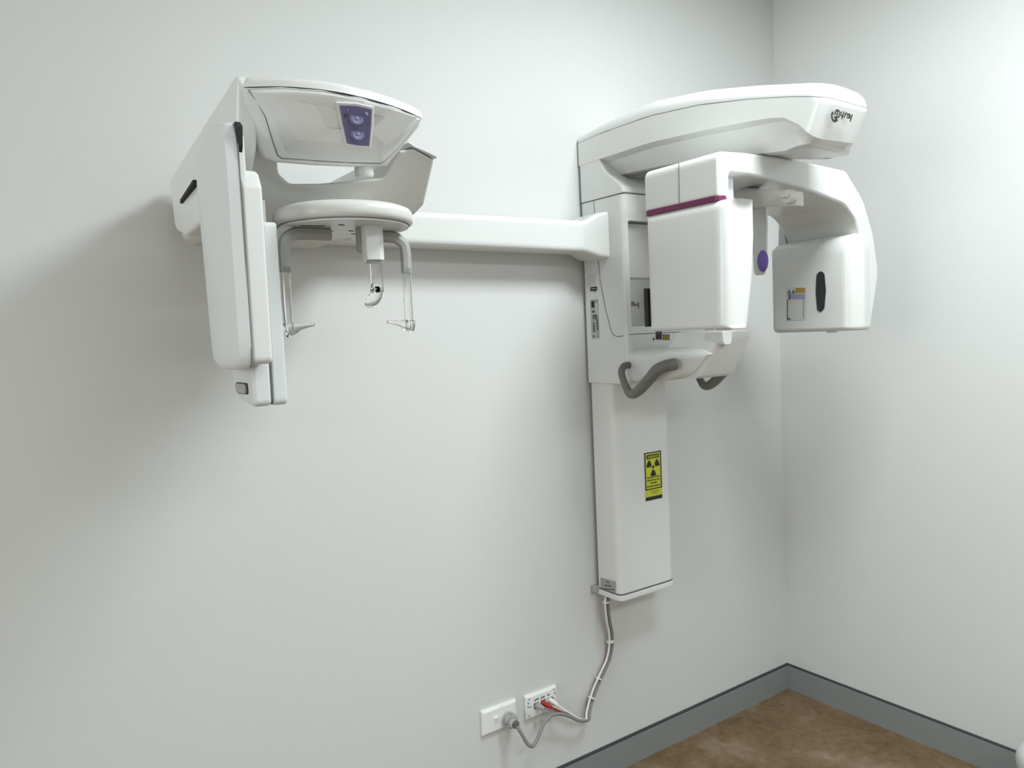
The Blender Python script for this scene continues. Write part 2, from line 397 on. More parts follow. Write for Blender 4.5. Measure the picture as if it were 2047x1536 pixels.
topr = lambda h, i: arm_ring(i, lambda y: S(y)+h*lerp([(-.81, 1), (-.7, 1.0), (-.3, 1.35), (-.1, 1.0), (0, .8)], y))
MB().loft([topr(.0015, .0005), topr(.010, .000), topr(.022, .006), topr(.031, .020), topr(.036, .045), topr(.038, .085)]).build('arm_cover', 'white', arm, sharp=60)
MB().loft([arm_ring(.0008, lambda y: S(y)-.0008), arm_ring(.0008, lambda y: S(y)+.0022)]).build('arm_seam', 'seam', arm)
MB().lathe([(.06, 0), (.06, .02)], (-.82, -.53, 1.778)).build('rotation_bearing', 'black', arm)
# maker's lettering on the arm's front end
mb = MB(); ly = -.8135
def lp(pts): return [AY(x, y, ly+.0) for x, y in pts]
def zm(pts): return lp([(1600+x*140/1536, 160+y*140/1536) for x, y in pts])
N_ = (0, -1, 0); W = .0042
mb.ribbon(spline(zm([(715, 705), (690, 765), (695, 840), (722, 890), (765, 897), (815, 868)]), 5), .0060, N_)
mb.ribbon(zm([(740, 800), (768, 842), (820, 792)]), .0056, N_)
for st in ([(752, 768), (785, 665)], [(785, 665), (840, 672), (868, 700), (835, 835)], [(828, 672), (800, 775)],
           [(905, 690), (880, 775), (920, 790)], [(960, 690), (905, 858)], [(1000, 728), (955, 825)], [(1000, 728), (1030, 735)],
           [(1075, 745), (1030, 770), (1020, 825), (1055, 835), (1085, 750), (1065, 840)],
           [(1095, 755), (1080, 830), (1110, 835)], [(1138, 755), (1090, 912)]):
    mb.ribbon(zm(st), W, N_)
mb.build('maker_logo', 'ink', arm, recalc=False, wn=False, label='black lettering reading myray')

# --- rotating C-shaped arm
fy = -.635; SH = .065          # the arm stands turned a few degrees about its vertical axis
def q2(px, py, r=.004): 
    y = fy
    for _ in range(20): p = AY(px, py, y); y = fy+SH*(p.x+1.08)
    return (p.x, p.z, r)
prof = [(-1.082, 1.682, .0135), (-1.082, 1.786, .024), (-.98, 1.7935, .05), q2(1590, 318, .2), q2(1692, 341, .03), q2(1727, 400, .08), q2(1747, 470, .08), q2(1757, 545, .08), q2(1741, 654, .016),
        (-.452, 1.374, .016), (-.452, 1.58, .1), q2(1723, 482, .05), q2(1711, 440, .05), q2(1690, 409, .1), q2(1600, 373, .3), q2(1500, 350, .1), q2(1458, 345, .012), (-1.041, 1.682, .0135)]
P_ = fillet(prof, .004, 6)
# the arm is deepest in its middle: front and rear rims rounded
rm = MB().rprism(P_, 1, fy, -.405, .0075)
for p in rm.v: p.y += SH*(p.x+1.08)
rot = rm.build('rotating_arm', 'white', XR, sharp=50)
# fill of the left upper block behind the arch's front rim
MB().prism(fillet([(-1.080, 1.688), (-.985, 1.688), (-.985, 1.775), (-1.080, 1.775)], .006), 1, -.60, -.410).build('arm_shoulder', 'white', rot, bevel=.006)
MB().tube([AX(1357, 326, -1.0825), AX(1358, 409, -1.0825)], .0009, 6).build('shoulder_seam', 'seam', rot, wn=False)
def plan(x0, x1, y0, y1, z, r=.03, r2=.015): return [Vector((p.x, p.y, z)) for p in fillet([(x0, y0), (x1, y0), (x1, y1), (x0, y1)], [r, r, r2, r2], 8)]
MB().loft([plan(-1.0815, -1.048, -.634, -.407, 1.676, .022, .01), plan(-1.0835, -1.047, -.636, -.406, 1.678, .022, .01), plan(-1.0835, -1.047, -.636, -.406, 1.688, .022, .01), plan(-1.0815, -1.048, -.634, -.407, 1.690, .022, .01)]).build('magenta_stripe', 'magenta', rot)
hz = [(1.678, .010, 0), (1.676, .004, 0), (1.667, -.002, .0), (1.655, -.004, 0), (1.60, -.004, 0), (1.50, -.003, .006), (1.402, -.001, .018), (1.395, .002, .020), (1.393, .008, .022)]
H = [plan(-1.082+d, -.978-t-d, -.660-d*.8+t*.5, -.404+d, z, .034, .02) for z, d, t in hz]
det = MB().loft(H).build('detector_head', 'white', rot, sharp=50)
MB().box(-1.088, -1.06, -.4045, -.3985, 1.405, 1.50).build('side_slot', 'seam_dark', det)
MB().lathe([(.03, 0), (.03, .006)], (-1.03, -.58, 1.388)).build('bottom_ring', 'white', det)
# tube head on the right
def tplan(z, d=0, xin=-.5):
    return [Vector((p.x, p.y, z)) for p in fillet([(xin+d, -.335-d, .02), (xin+d, -.585+d, .05), (-.462, -.606+d, .03), (-.41, -.596+d, .03), (-.378-d, -.54, .05), (-.378-d, -.335-d, .02)], .02, 7)]
tube = MB().loft([tplan(1.370, .008, -.501), tplan(1.374, .002, -.502), tplan(1.382, 0, -.503), tplan(1.50, 0, -.503), tplan(1.58, 0, -.503), tplan(1.612, 0, -.503), tplan(1.628, .006, -.494), tplan(1.636, .02, -.48), tplan(1.642, .04, -.455)]).build('tube_head', 'white', rot, sharp=60)
MB().loft([[Vector(v) for v in ((-.47, -.34, 1.63), (-.47, -.365, 1.63), (-.40, -.365, 1.63), (-.40, -.34, 1.63))], [Vector(v) for v in ((-.47, -.345, 1.70), (-.47, -.365, 1.70), (-.40, -.365, 1.70), (-.40, -.345, 1.70))]]).build('rear_rib', 'white', tube, bevel=.004)
MB().tube(spline([AX(1597, 415, -.4525), AX(1606, 432, -.4525), AX(1611, 455, -.4525), AX(1612, 472, -.4525)], 4), .001, 6).build('inner_seam', 'seam', rot, wn=False)
tx = -.5035
def tq(px, py, x=tx): return AX(px, py, x)
mb = MB(); sl = fillet([tuple(tq(x, y).yz) for x, y in ((1632.5, 549), (1640.5, 541), (1648, 547), (1651, 580), (1648, 617), (1641, 625), (1634, 620), (1631, 585))], .012)
mb.prism(sl, 0, tx-.0015, tx+.01); mb.build('beam_slot', 'slot', tube, bevel=.0008, label='black vertical beam slot')
mb = MB(); e = .0003
def lq(x0, y0, x1, y1, mi, k=1, dx0=0, dx1=0): mb.quad(tq(x0, y1, tx-e*k), tq(x1, y1, tx-e*k), tq(x1, y0, tx-e*k), tq(x0, y0, tx-e*k), mi)
lq(1573, 575, 1611, 640, 0)
lq(1590, 576, 1609, 586, 1, 2); lq(1576, 588, 1609, 598, 2, 2); lq(1576, 588, 1580, 599, 3, 3); lq(1573, 599, 1575, 640, 3, 2); lq(1573, 636, 1580, 640, 3, 3); lq(1605, 598, 1607, 636, 2, 2)
for cx in (1577.5, 1586): mb.add([tq(cx-4, 587, tx-e*2), tq(cx+4, 587, tx-e*2), tq(cx, 579, tx-e*2)], [[0, 1, 2]], 3)
mb.build('tube_label', ['label', 'ochre', 'purple_light', 'print'], tube, recalc=False, wn=False, label='small white rating label with lilac and ochre print')
MB().lathe([(.014, 0), (.014, .006)], (-.45, -.50, 1.365)).build('bottom_screw', 'white', tube)

# --- temple support under the rotating arm
sup = MB()
ts = spline([(-.80, -.46, 1.728), (-.83, -.52, 1.722), (-.85, -.58, 1.710), (-.85, -.63, 1.700), (-.85, -.682, 1.690)], 5)
n = len(ts); rings = []
for i, p in enumerate(ts):
    f = i/(n-1); hw = .055*(1-f)+.022*f; hh = .036*(1-.38*f)
    rings.append([p+Vector((hw*a*.6, hw*.0, hh*b)) for a, b in ((-1, -.9), (1, -.9), (1, .4), (.85, .62), (-.85, .62), (-1, .4))])
sup.loft(rings)
support = sup.build('temple_support', 'warm', XR, bevel=.004, sharp=40)
MB().box(-.872, -.845, -.672, -.655, 1.683, 1.699).build('clamp_slot', 'seam_dark', support)
MB().lathe([(.004, .012), (.015, .012), (.0165, .006), (.0165, -.006), (.015, -.012), (.004, -.012)], (-.872, -.668, 1.693), 0, 20).build('clamp_knob', 'warm', support)
MB().box(-.893, -.862, -.676, -.658, 1.690, 1.697).build('knob_wing', 'warm', support, bevel=.002)
def temple_rod(xr, pad_side):
    mb = MB()
    path = spline([(xr, -.52, 1.715), (xr, -.545, 1.69), (xr, -.553, 1.65), (xr+.002, -.553, 1.59), (xr+.004, -.550, 1.535), (xr+.005, -.549, 1.522)], 5)
    rings = []
    for i, p in enumerate(path):
        f = i/(len(path)-1); wd = lerp([(0, .030), (.3, .026), (.8, .018), (1, .012)], f); th = .0045
        rings.append([p+Vector((th*a, wd*b, 0)) for a, b in ((-1, -.85), (-.5, -1), (.5, -1), (1, -.85), (1, .85), (.5, 1), (-.5, 1), (-1, .85))])
    mb.loft(rings); rod = mb.build('temple_rod', 'white', XR, sharp=50)
    c = AX(1525, 522, xr-.006) if pad_side < 0 else Vector((xr+.008, -.551, 1.552))
    pm = MB(); rr = []
    for k in range(7):
        a = -math.pi/2+math.pi*k/6; r_, dx = math.cos(a), math.sin(a)*.006
        rr.append([Vector((c.x+dx, c.y+.0165*r_*math.cos(2*math.pi*j/24), c.z+.027*r_*math.sin(2*math.pi*j/24))) for j in range(24)])
    pm.loft(rr); pm.build('temple_pad', 'violet', rod, sharp=70, label='violet oval pad')
temple_rod(-.835, -1)

# --- labels on the carriage, column
mb = MB(); lx2 = -.9524
def cq(x0, y0, x1, y1, mi, k=1, sk=0): 
    xx = lx2-.0002*k; mb.quad(AX(x0, y1+sk, xx), AX(x1, y1, xx), AX(x1, y0, xx), AX(x0, y0+sk, xx), mi)
mb = MB(); cq(1175.5, 547, 1191, 572, 0, 1, 2); cq(1180, 573, 1193.5, 581, 2, 2, 1.5); cq(1182, 576, 1192, 578, 1, 3, 1); mb.add([AX(1187, 584.5, lx2-.0004), AX(1191, 584, lx2-.0004), AX(1189, 581.5, lx2-.0004)], [[0, 1, 2]], 2)
mb.build('carriage_label', ['label', 'label_grey', 'ink'], carr, recalc=False, wn=False)
mb = MB()
def cs(u0, v0, u1, v1, mi, k):      # strip label: u across, v down, slightly leaning
    def P(u, v): return AX(1180+15*u+ (3.2*v), 600+78*v-2*u, lx2-.0002*k)
    mb.quad(P(u0, v1), P(u1, v1), P(u1, v0), P(u0, v0), mi)
cs(0, 0, 1, 1, 1, 1); cs(.12, .04, .5, .2, 2, 2); cs(.1, .24, .6, .5, 0, 2); cs(.65, .1, .95, .42, 0, 2); cs(.14, .27, .55, .34, 3, 3); cs(.2, .38, .8, .5, 3, 3); cs(.15, .55, .6, .86, 0, 2); cs(.2, .57, .5, .84, 3, 3); cs(.68, .5, .9, .8, 3, 2); cs(.1, .88, .6, .98, 0, 2); cs(.15, .91, .4, .96, 2, 3)
mb.build('type_label', ['label', 'label_grey', 'ink', 'print'], carr, recalc=False, wn=False)
mb = MB(); py = -.1926
def fq(x0, y0, x1, y1, mi, k=1): yy = py-.0003*k; mb.quad(AY(x0, y1, yy), AY(x1, y1, yy), AY(x1, y0, yy), AY(x0, y0, yy), mi)
fq(1311, 663, 1323.5, 679, 0); fq(1325.5, 669, 1338.5, 680, 0); fq(1327, 670.5, 1337, 678.5, 1, 2); mb.add([AY(1304.5, 680, py-.0003), AY(1309, 680, py-.0003), AY(1306.7, 674, py-.0003)], [[0, 1, 2]], 0)
fq(1329, 673, 1335, 674, 2, 3); fq(1329, 675.5, 1335, 676.5, 2, 3)
mb.build('warning_labels', ['black', 'ochre', 'ink'], carr, recalc=False, wn=False, label='black and ochre warning labels')
mb = MB(); xx = -.9455
mb.quad(AX(1201, 1177, xx), AX(1231, 1186, xx), AX(1231, 1163, xx), AX(1200, 1155, xx), 0)
for k, (a, b, c) in enumerate(((1212, 1218, 1163), (1208, 1222, 1170), (1204, 1228, 1177))):
    mb.quad(AX(a, c+2, xx-.0004), AX(b, c+4, xx-.0004), AX(b, c+1, xx-.0004), AX(a, c-1, xx-.0004), 1)
mb.build('base_label', ['label_grey', 'print'], column, recalc=False, wn=False)

# --- yellow radiation sticker
yy = -.1145
A = AY(1288, 906.5, yy); Bp = AY(1320.5, 901, yy); Cc = AY(1324, 996, yy); Dd = AY(1290.5, 1002, yy)
sx0, sx1 = (A.x+Dd.x)/2, (Bp.x+Cc.x)/2; sz1, sz0 = (A.z+Bp.z)/2, (Cc.z+Dd.z)/2
sw, sh = sx1-sx0, sz1-sz0
mb = MB()
def sq(u0, v0, u1, v1, mi, k): 
    y_ = yy-.0003*k; mb.quad((sx0+u0*sw, y_, sz1-v1*sh), (sx0+u1*sw, y_, sz1-v1*sh), (sx0+u1*sw, y_, sz1-v0*sh), (sx0+u0*sw, y_, sz1-v0*sh), mi)
sq(-.03, -.012, 1.03, 1.01, 2, 0); sq(0, 0, 1, 1, 0, 1)
sq(0, 0, 1, .022, 1, 2); sq(0, 0, .06, .78, 1, 2); sq(.94, 0, 1, .78, 1, 2); sq(0, .758, 1, .78, 1, 2); sq(0, .925, 1, 1, 1, 2); sq(.12, .05, .88, .135, 1, 2)
ctr = Vector((sx0+.5*sw, yy-.0007, sz1-.315*sh)); r0, r1 = .07*sw, .0
for k in range(3):
    a0 = R(-90+120*k); pts = []
    for t in range(7): a = a0+R(-27+9*t); pts.append(ctr+Vector((math.cos(a)*.40*sw, 0, math.sin(a)*.40*sw)))
    for t in range(7): a = a0+R(27-9*t); pts.append(ctr+Vector((math.cos(a)*.14*sw, 0, math.sin(a)*.14*sw)))
    mb.add(pts, [list(range(14))], 1)
mb.add([ctr+Vector((math.cos(2*math.pi*t/16)*r0, 0, math.sin(2*math.pi*t/16)*r0)) for t in range(16)], [list(range(16))], 1)
def stx(s, u, v, wd, ht, mi): text_into(mb, s, (sx0+u*sw, yy-.0006, sz1-v*sh), (1, 0, 0), (0, 0, 1), wd*sw, ht*sh, mi, .0005)
stx('WARNING', .5, .093, .66, .05, 0)
stx('RADIATION', .5, .525, .76, .036, 1); stx('PRODUCED', .5, .585, .76, .036, 1); stx('WHEN', .5, .645, .42, .036, 1); stx('ENERGISED', .5, .71, .80, .036, 1)
stx('TRAINED USERS', .55, .82, .5, .016, 1); stx('ONLY', .55, .86, .4, .016, 1)
mb.build('radiation_sticker', ['yellow', 'ink', 'label'], column, recalc=False, wn=False, label='yellow and black radiation warning sticker')

# --- cephalometric arm
def arm_sec(x, y0, y1, z0, z1, r=.014): return [Vector((x, p.x, p.y)) for p in fillet([(y0, z0), (y1, z0), (y1, z1), (y0, z1)], r, 5)]
MB().loft([arm_sec(-2.06, -.105, -.028, 1.634, 1.710, .018), arm_sec(-1.03, -.108, -.028, 1.624, 1.715, .018)]).build('side_arm', 'white', XR, sharp=50)
MB().loft([arm_sec(-1.034, -.106, -.026, 1.626, 1.713), arm_sec(-1.02, -.108, -.025, 1.624, 1.715), arm_sec(-.985, -.124, -.020, 1.610, 1.735), arm_sec(-.948, -.128, -.018, 1.605, 1.742)]).build('arm_socket', 'white', XR, sharp=25)

# --- cephalometric head
HX = -1.905
def fyx(x, z=None): return -.600+.075*min(1.3, ((x-HX)/.17)**2) + (0 if z is None else .85*max(0, min(.16, 1.80-z)))
def onf(px, py, dy=0):
    y = -.55
    for _ in range(30): p = AY(px, py, y+dy); y = fyx(p.x, p.z)
    return p
def onb(px, py):
    y = -.44
    for _ in range(30): p = AY(px, py, y); y = -.44-.75*(p.z-1.70)
    return p
def bp_(px, py, r): p = onb(px, py); return (p.x, p.z, r)
bodyp = [(-2.085, 1.632, .02), (-2.085, 1.775, .02), bp_(555, 300, .01), bp_(557, 345, .02), bp_(580, 366, .02), bp_(640, 366, .05), bp_(700, 361, .05), bp_(768, 354, .012), bp_(783, 322, .01), bp_(800, 300, .01), bp_(829, 296, .01), bp_(870, 319, .008), bp_(849, 408, .012), bp_(826, 432, .02), (-1.80, 1.620, .02), (-2.06, 1.620, .02)]
hm = MB().rprism(fillet(bodyp, .01, 5), 1, -.44, -.045, .007)
for p in hm.v:
    if p.y < -.3: p.y -= .75*(p.z-1.70)
head = hm.build('cephalometric_head', 'warm', XR, sharp=50)
# pale cover over the sloping right end
wa, wb = onb(822, 293), onb(870, 318)
wm = MB().prism(fillet([(wa.x, wa.z+.001), (wb.x+.002, wb.z+.001), (wb.x+.002, wb.z+.009, .006), (wa.x, wa.z+.011)], .001), 1, -.443, -.06)
for p in wm.v:
    if p.y < -.3: p.y -= .75*(p.z-1.70); p.y += .022*(1 if p.z > lerp([(wa.x, wa.z+.005), (wb.x, wb.z+.005)], p.x) else 0)
wm.build('wing_cover', 'white', head, bevel=.0015)
# left side cover
sp = [(-.075, 1.752, .01), (-.30, 1.793, .1), (-.515, 1.832, .01), (-.528, 1.822, .012), (-.50, 1.72, .05), (-.46, 1.68, .05), (-.42, 1.645, .04), (-.16, 1.624, .02), (-.09, 1.645, .03)]
sm_ = MB().rprism(fillet(sp, .02, 6), 0, -2.107, -2.052, .008)
for p in sm_.v: p.x += .05*(-.08-p.y)*(1 if p.x < -2.09 else 0)
side = sm_.build('side_cover', 'white', head, sharp=50)
a, b = AX(362, 404, -2.1055), AX(388, 364, -2.1055)
MB().prism([(a.y, a.z-.003), (b.y, b.z-.003), (b.y, b.z+.004), (a.y, a.z+.004)], 0, -2.1075, -2.09).build('side_slot', 'seam_dark', side)
# front housing: shell + face plate + keypad
outer_px = [(481, 176), (560, 174), (640, 180), (720, 195), (790, 215), (843, 238), (836, 256), (800, 300), (775, 333), (700, 335), (620, 331), (545, 325), (524, 316), (508, 280), (496, 246), (486, 205)]
O3 = [onf(*p) for p in outer_px]
cx_, cz_ = sum(p.x for p in O3)/len(O3), sum(p.z for p in O3)/len(O3)
def face_ring(s, dy, sz=None, dz=0):
    out = []
    for p in O3:
        x = cx_+(p.x-cx_)*s; z = cz_+(p.z-cz_)*(sz or s)+dz; out.append(Vector((x, fyx(x, z)+dy, z)))
    return out
def back_ring(y, lift): return [Vector((p.x, max(y, p.y+.008), p.z+lift*max(0, min(1, (1.80-p.z)/.10)))) for p in O3]
shell = MB().loft([back_ring(-.44, .085), back_ring(-.48, .055), [p+Vector((0, .006, .004 if p.z < 1.72 else 0)) for p in O3], face_ring(.99, -.001), face_ring(.95, -.003), face_ring(.6, -.004)])
front = shell.build('front_housing', 'white', head, sharp=55)
pl_px = [(497, 182), (560, 180), (640, 186), (720, 201), (790, 221), (838, 240), (830, 252), (795, 296), (765, 324), (760, 327), (700, 326), (630, 322), (562, 317), (554, 311), (545, 285), (530, 235)]
PL = [onf(x, y) for x, y in pl_px]
pcx, pcz = sum(p.x for p in PL)/len(PL), sum(p.z for p in PL)/len(PL)
def pl_ring(s, sz, dy, dz=0): 
    out = []
    for p in PL:
        x = pcx+(p.x-pcx)*s; zz_ = pcz+(p.z-pcz)*sz+dz; out.append(Vector((x, fyx(x, zz_)+dy, zz_)))
    return out
MB().loft([pl_ring(1.008, 1.016, .004), pl_ring(1.008, 1.016, -.0045)]).build('face_gap', 'seam', front, wn=False)
face = MB().loft([pl_ring(1, 1, .004), pl_ring(1, 1, -.0055), pl_ring(.985, .97, -.0068), pl_ring(.92, .87, -.0085), pl_ring(.85, .67, -.026, .006), pl_ring(.80, .60, -.027, .006), pl_ring(.4, .3, -.028, .006)]).build('face_plate', 'white', front, sharp=12)
# top cap over the housing
capo = []
def cap_ring(h, s, back):
    f_ = []; xa, xb = seam_c[0][0], seam_c[-1][0]; xm = (xa+xb)/2
    P = [(xa+(xb-xa)*t/24, 0) for t in range(25)] + [(xb-(xb-xa)*t/24, 1) for t in range(25)]
    for x, bk in P:
        z = lerp(seam_c, x)+h; y = fyx(x, lerp(seam_c, x))
        if bk: y = back+(.02 if abs(x-xm) > .15 else 0)
        f_.append(Vector((xm+(x-xm)*s*(.86 if bk else 1), y+(0 if bk else (1-s)*.35), z)))
    return f_
seam_c = sorted((onf(x, y).x, onf(x, y).z) for x, y in ((481, 176), (560, 174), (640, 180), (720, 195), (790, 215), (843, 238)))
MB().loft([cap_ring(.0012, 1.0, -.44), cap_ring(.010, 1.0, -.44), cap_ring(.017, .985, -.445), cap_ring(.020, .94, -.46)]).build('top_cap', 'white', front, sharp=60)
MB().loft([cap_ring(-.0012, .9975, -.445), cap_ring(.0014, .9975, -.445)]).build('cap_gap', 'seam_dark', front)
# keypad
def onk(px, py, dy): return onf(px, py, dy)
kz = [(679, 211), (712, 212), (743, 219), (742, 250), (738, 292), (715, 291), (694, 287), (686, 250)]
bz = [(671, 203), (712, 205), (748, 213), (747, 250), (742, 297), (715, 296), (690, 292), (680, 250)]
KD = -.0255
def poly3(pts, dy, s=1.0):
    P = [onk(x, y, dy) for x, y in pts]; c = sum(P, Vector())/len(P); return [c+(p-c)*s for p in P]
MB().loft([poly3(bz, KD+.012), poly3(bz, KD-.004, .99), poly3(bz, KD-.0065, .95), poly3(bz, KD-.0065, .8)]).build('keypad_bezel', 'white', front, sharp=50)
key = MB().loft([poly3(kz, KD-.005), poly3(kz, KD-.0078), poly3(kz, KD-.0082, .97)]).build('keypad', 'purple', front, sharp=50, label='purple keypad')
for (bx, by) in ((713, 236), (715, 267)):
    c = onk(bx, by, KD-.0082)
    MB().lathe([(.0125, .002), (.0120, -.0012), (.0100, -.0028), (.0085, -.0020), (.001, -.0020)], c, 1, 28).build('button', 'purple_light' if False else 'purple', key, sharp=60)
    mb = MB(); mb.add([c+Vector((-.003, -.0035, -.0025)), c+Vector((.003, -.0035, -.0025)), c+Vector((0, -.0035, .003))], [[0, 1, 2]]); mb.build('button_mark', 'purple_light', key, recalc=False, wn=False)
MB().lathe([(.003, .001), (.003, -.0012)], onk(692, 230, KD-.0082), 1, 14).build('indicator', 'black', key)
for (x0, y0, x1, y1) in ((694, 222, 697, 218), (730, 225, 736, 227), (730, 228, 736, 230)):
    MB().ribbon([onk(x0, y0, KD-.0092), onk(x1, y1, KD-.0092)], .0018, (0, -1, 0)).build('keypad_mark', 'purple_light', key, recalc=False, wn=False)
# knob below the housing
c = AY(728, 345, -.50)
MB().lathe([(.017, .03), (.017, -.004), (.014, -.009), (.003, -.009)], c).build('knob', 'warm', head, sharp=40)
# collar and turntable
DC = Vector((HX-.004, -.50, 0))
MB().lathe([(.03, 1.634), (.08, 1.633), (.106, 1.631), (.116, 1.627), (.1195, 1.621), (.1205, 1.616), (.1205, 1.610), (.119, 1.604), (.114, 1.6015), (.05, 1.6015)], DC, 2, 64).build('collar', 'warm', head, sharp=50)
disc = MB().lathe([(.112, 1.603), (.112, 1.598), (.02, 1.598)], DC, 2, 64).build('turntable', 'satin', head)
MB().lathe([(.1135, 1.6025), (.1135, 1.6005), (.1, 1.6005)], DC, 2, 64).build('turntable_gap', 'seam', head)
for (px, py, l) in ((660, 462, .009), (658, 469, .008), (683, 450, .010), (702, 462, .009), (706, 468, .008), (625, 465, .008)):
    p = AZ(px, py, 1.5976); MB().box(p.x-l/2, p.x+l/2, p.y-.002, p.y+.002, 1.5972, 1.5985).build('slot', 'seam_dark', disc, wn=False)
p0, p1 = AZ(600, 452, 1.597), AZ(650, 453, 1.597); MB().ribbon([(p0.x, p0.y, 1.5972), (p1.x, p1.y, 1.5972)], .006, (0, 0, -1)).build('guide_slot', 'seam_dark', disc, wn=False)
# ear rods: grey bent holder, clear stem, cone
def ear_rod(s):
    xo = HX+s*.113; mb = MB()
    path = spline([(HX+s*.03, -.5, 1.588), (HX+s*.075, -.5, 1.588), (xo-s*.018, -.5, 1.586), (xo-s*.004, -.5, 1.576), (xo, -.5, 1.560), (xo, -.5, 1.535), (xo, -.5, 1.522)], 5)
    mb.tube(path, (.011, .0075), 8, flat=(0, 1, 0)); holder = mb.build('ear_rod', 'midgrey', XR, sharp=30)
    cl = MB(); cl.tube([(xo, -.5, 1.530), (xo, -.5, 1.455), (xo, -.5, 1.418)], [(.0075, .010), (.0075, .0095), (.0075, .0085)], 8, flat=(0, 1, 0)); cl.build('clear_stem', 'clear', holder, sharp=30)
    cn = MB(); cn.tube([(xo+s*.006, -.5, 1.424), (xo-s*.008, -.5, 1.427), (xo-s*.020, -.5, 1.430), (xo-s*.034, -.5, 1.432), (xo-s*.044, -.5, 1.433)], [.012, .010, .0055, .0038, .0030], 14); cn.build('ear_plug', 'clear', holder, sharp=50)
ear_rod(1); ear_rod(-1)
# nasal support
NY = -.545
def np_(px, py): return AY(px, py, NY)
t0 = np_(742, 449); t1 = np_(748, 524)
nm = MB(); nx = (t0.x+t1.x)/2
nm.prism(fillet([(nx-.017, NY-.012), (nx+.006, NY-.016), (nx+.017, NY-.008), (nx+.017, NY+.012), (nx-.017, NY+.012)], .004), 2, t1.z+.002, t0.z)
nasal = nm.build('nasal_support', 'white', XR, bevel=.002)
MB().prism([(NY+.010, t0.z+.004), (NY+.028, t0.z+.004), (NY+.026, t0.z-.045), (NY+.010, t1.z+.015)], 0, nx-.020, nx-.002).build('nasal_bracket', 'midgrey', nasal, bevel=.002)
MB().box(nx-.012, nx+.014, NY-.004, NY+.03, t0.z-.004, 1.602).build('nasal_mount', 'satin', nasal, bevel=.002)
MB().box(nx-.010, nx+.012, NY-.008, NY+.008, t1.z-.002, t1.z+.004).build('nasal_gap', 'midgrey', nasal)
cl = MB(); zb = np_(750, 604).z
path = spline([(nx+.004, NY, t1.z+.01), (nx+.004, NY, t1.z-.05), (nx+.004, NY, zb+.026), (nx+.000, NY, zb+.010), (nx-.010, NY, zb+.002), (nx-.019, NY, zb+.004)], 5)
cl.tube(path, [(.0115, .005)]*(len(path)-6)+[(.0115, .0045), (.011, .004), (.0105, .0035), (.010, .003), (.0095, .0025), (.009, .002)], 14, flat=(0, 1, 0)); cl.build('clear_nose_piece', 'clear', nasal, sharp=40)

# --- the two hanging panels on the left of the head
def blade(z, yb, yf, x0, x1):
    d = yb-yf
    return [Vector((x1, yf, z)), Vector((x0+.012, yf+.004, z)), Vector((x0+.005, yf+.2*d, z)), Vector((x0, yf+.45*d, z)), Vector((x0+.001, yf+.65*d, z)), Vector((x0+.007, yf+.85*d, z)), Vector((x0+.014, yf+.95*d, z)), Vector((x1, yb, z))]
zs = [(1.3645, -.49, -.565), (1.3655, -.472, -.578), (1.3685, -.452, -.588), (1.374, -.438, -.595), (1.384, -.428, -.598), (1.40, -.423, -.6), (1.42, -.420, -.6), (1.55, -.405, -.6), (1.64, -.394, -.6), (1.672, -.393, -.6), (1.695, -.40, -.598), (1.715, -.42, -.594), (1.730, -.455, -.587), (1.738, -.49, -.578), (1.741, -.515, -.568)]
coll = MB().loft([blade(z, yb, yf, -2.140+(.014 if z < 1.365 else .010 if z < 1.367 or z > 1.740 else .006 if z < 1.37 or z > 1.735 else .003 if z < 1.38 or z > 1.725 else 0), -2.111) for z, yb, yf in zs]).build('front_panel', 'satin', XR, sharp=50)
fr = fillet([(-.42, 1.372, .02), (-.598, 1.372, .012), (-.600, 1.640, .01), (-.585, 1.668, .02), (-.545, 1.672, .03), (-.40, 1.66, .02)], .01)
MB().prism(fr, 0, -2.1105, -2.078).build('panel_frame', 'white', coll, bevel=.006, sharp=50)
MB().prism(fillet([(-.43, 1.64), (-.594, 1.64), (-.594, 1.72), (-.45, 1.735)], .01), 0, -2.1105, -2.099).build('panel_neck', 'white', coll, bevel=.003)
MB().prism([(-.42, 1.369), (-.5995, 1.368), (-.6005, 1.70), (-.59, 1.735), (-.42, 1.73)], 0, -2.1118, -2.1098).build('panel_seam', 'seam', coll)
MB().prism(fillet([(-.590, 1.685), (-.600, 1.700), (-.605, 1.728), (-.592, 1.737), (-.572, 1.730), (-.588, 1.715)], .003), 0, -2.1105, -2.1035).build('panel_pivot', 'seam_dark', coll)
p2 = fillet([(-.415, 1.345, .03), (-.440, 1.312, .04), (-.538, 1.301, .012), (-.540, 1.599, .01), (-.415, 1.604, .01)], .01, 6)
pan2 = MB().prism(p2, 0, -2.095, -2.0655).build('sensor_panel', 'satin', XR, bevel=.006, sharp=50)
MB().prism(p2, 0, -2.0635, -2.040).build('panel_cover', 'satin', pan2, bevel=.004, sharp=50)
MB().prism([(p.x, p.y) for p in fillet([(-.417, 1.345, .03), (-.442, 1.314, .04), (-.5365, 1.3025, .012), (-.5385, 1.597, .01), (-.417, 1.602, .01)], .01, 6)], 0, -2.066, -2.063).build('panel_seam', 'seam', pan2)
bt = [AX(x, y, -2.0955) for x, y in ((473, 766), (493, 768), (495, 787), (477, 785))]
def btp(d):
    c = sum(bt, Vector())/4; return fillet([((c+(p-c)*d).y, (c+(p-c)*d).z) for p in bt], .006)
MB().prism(btp(1.18), 0, -2.0960, -2.08).build('button_rim', 'seam_dark', pan2)
MB().prism(btp(1.0), 0, -2.0995, -2.08).build('button', 'midgrey', pan2, bevel=.0015)
MB().box(-2.09, -2.045, -.50, -.42, 1.59, 1.64).build('panel_hanger', 'warm', pan2)

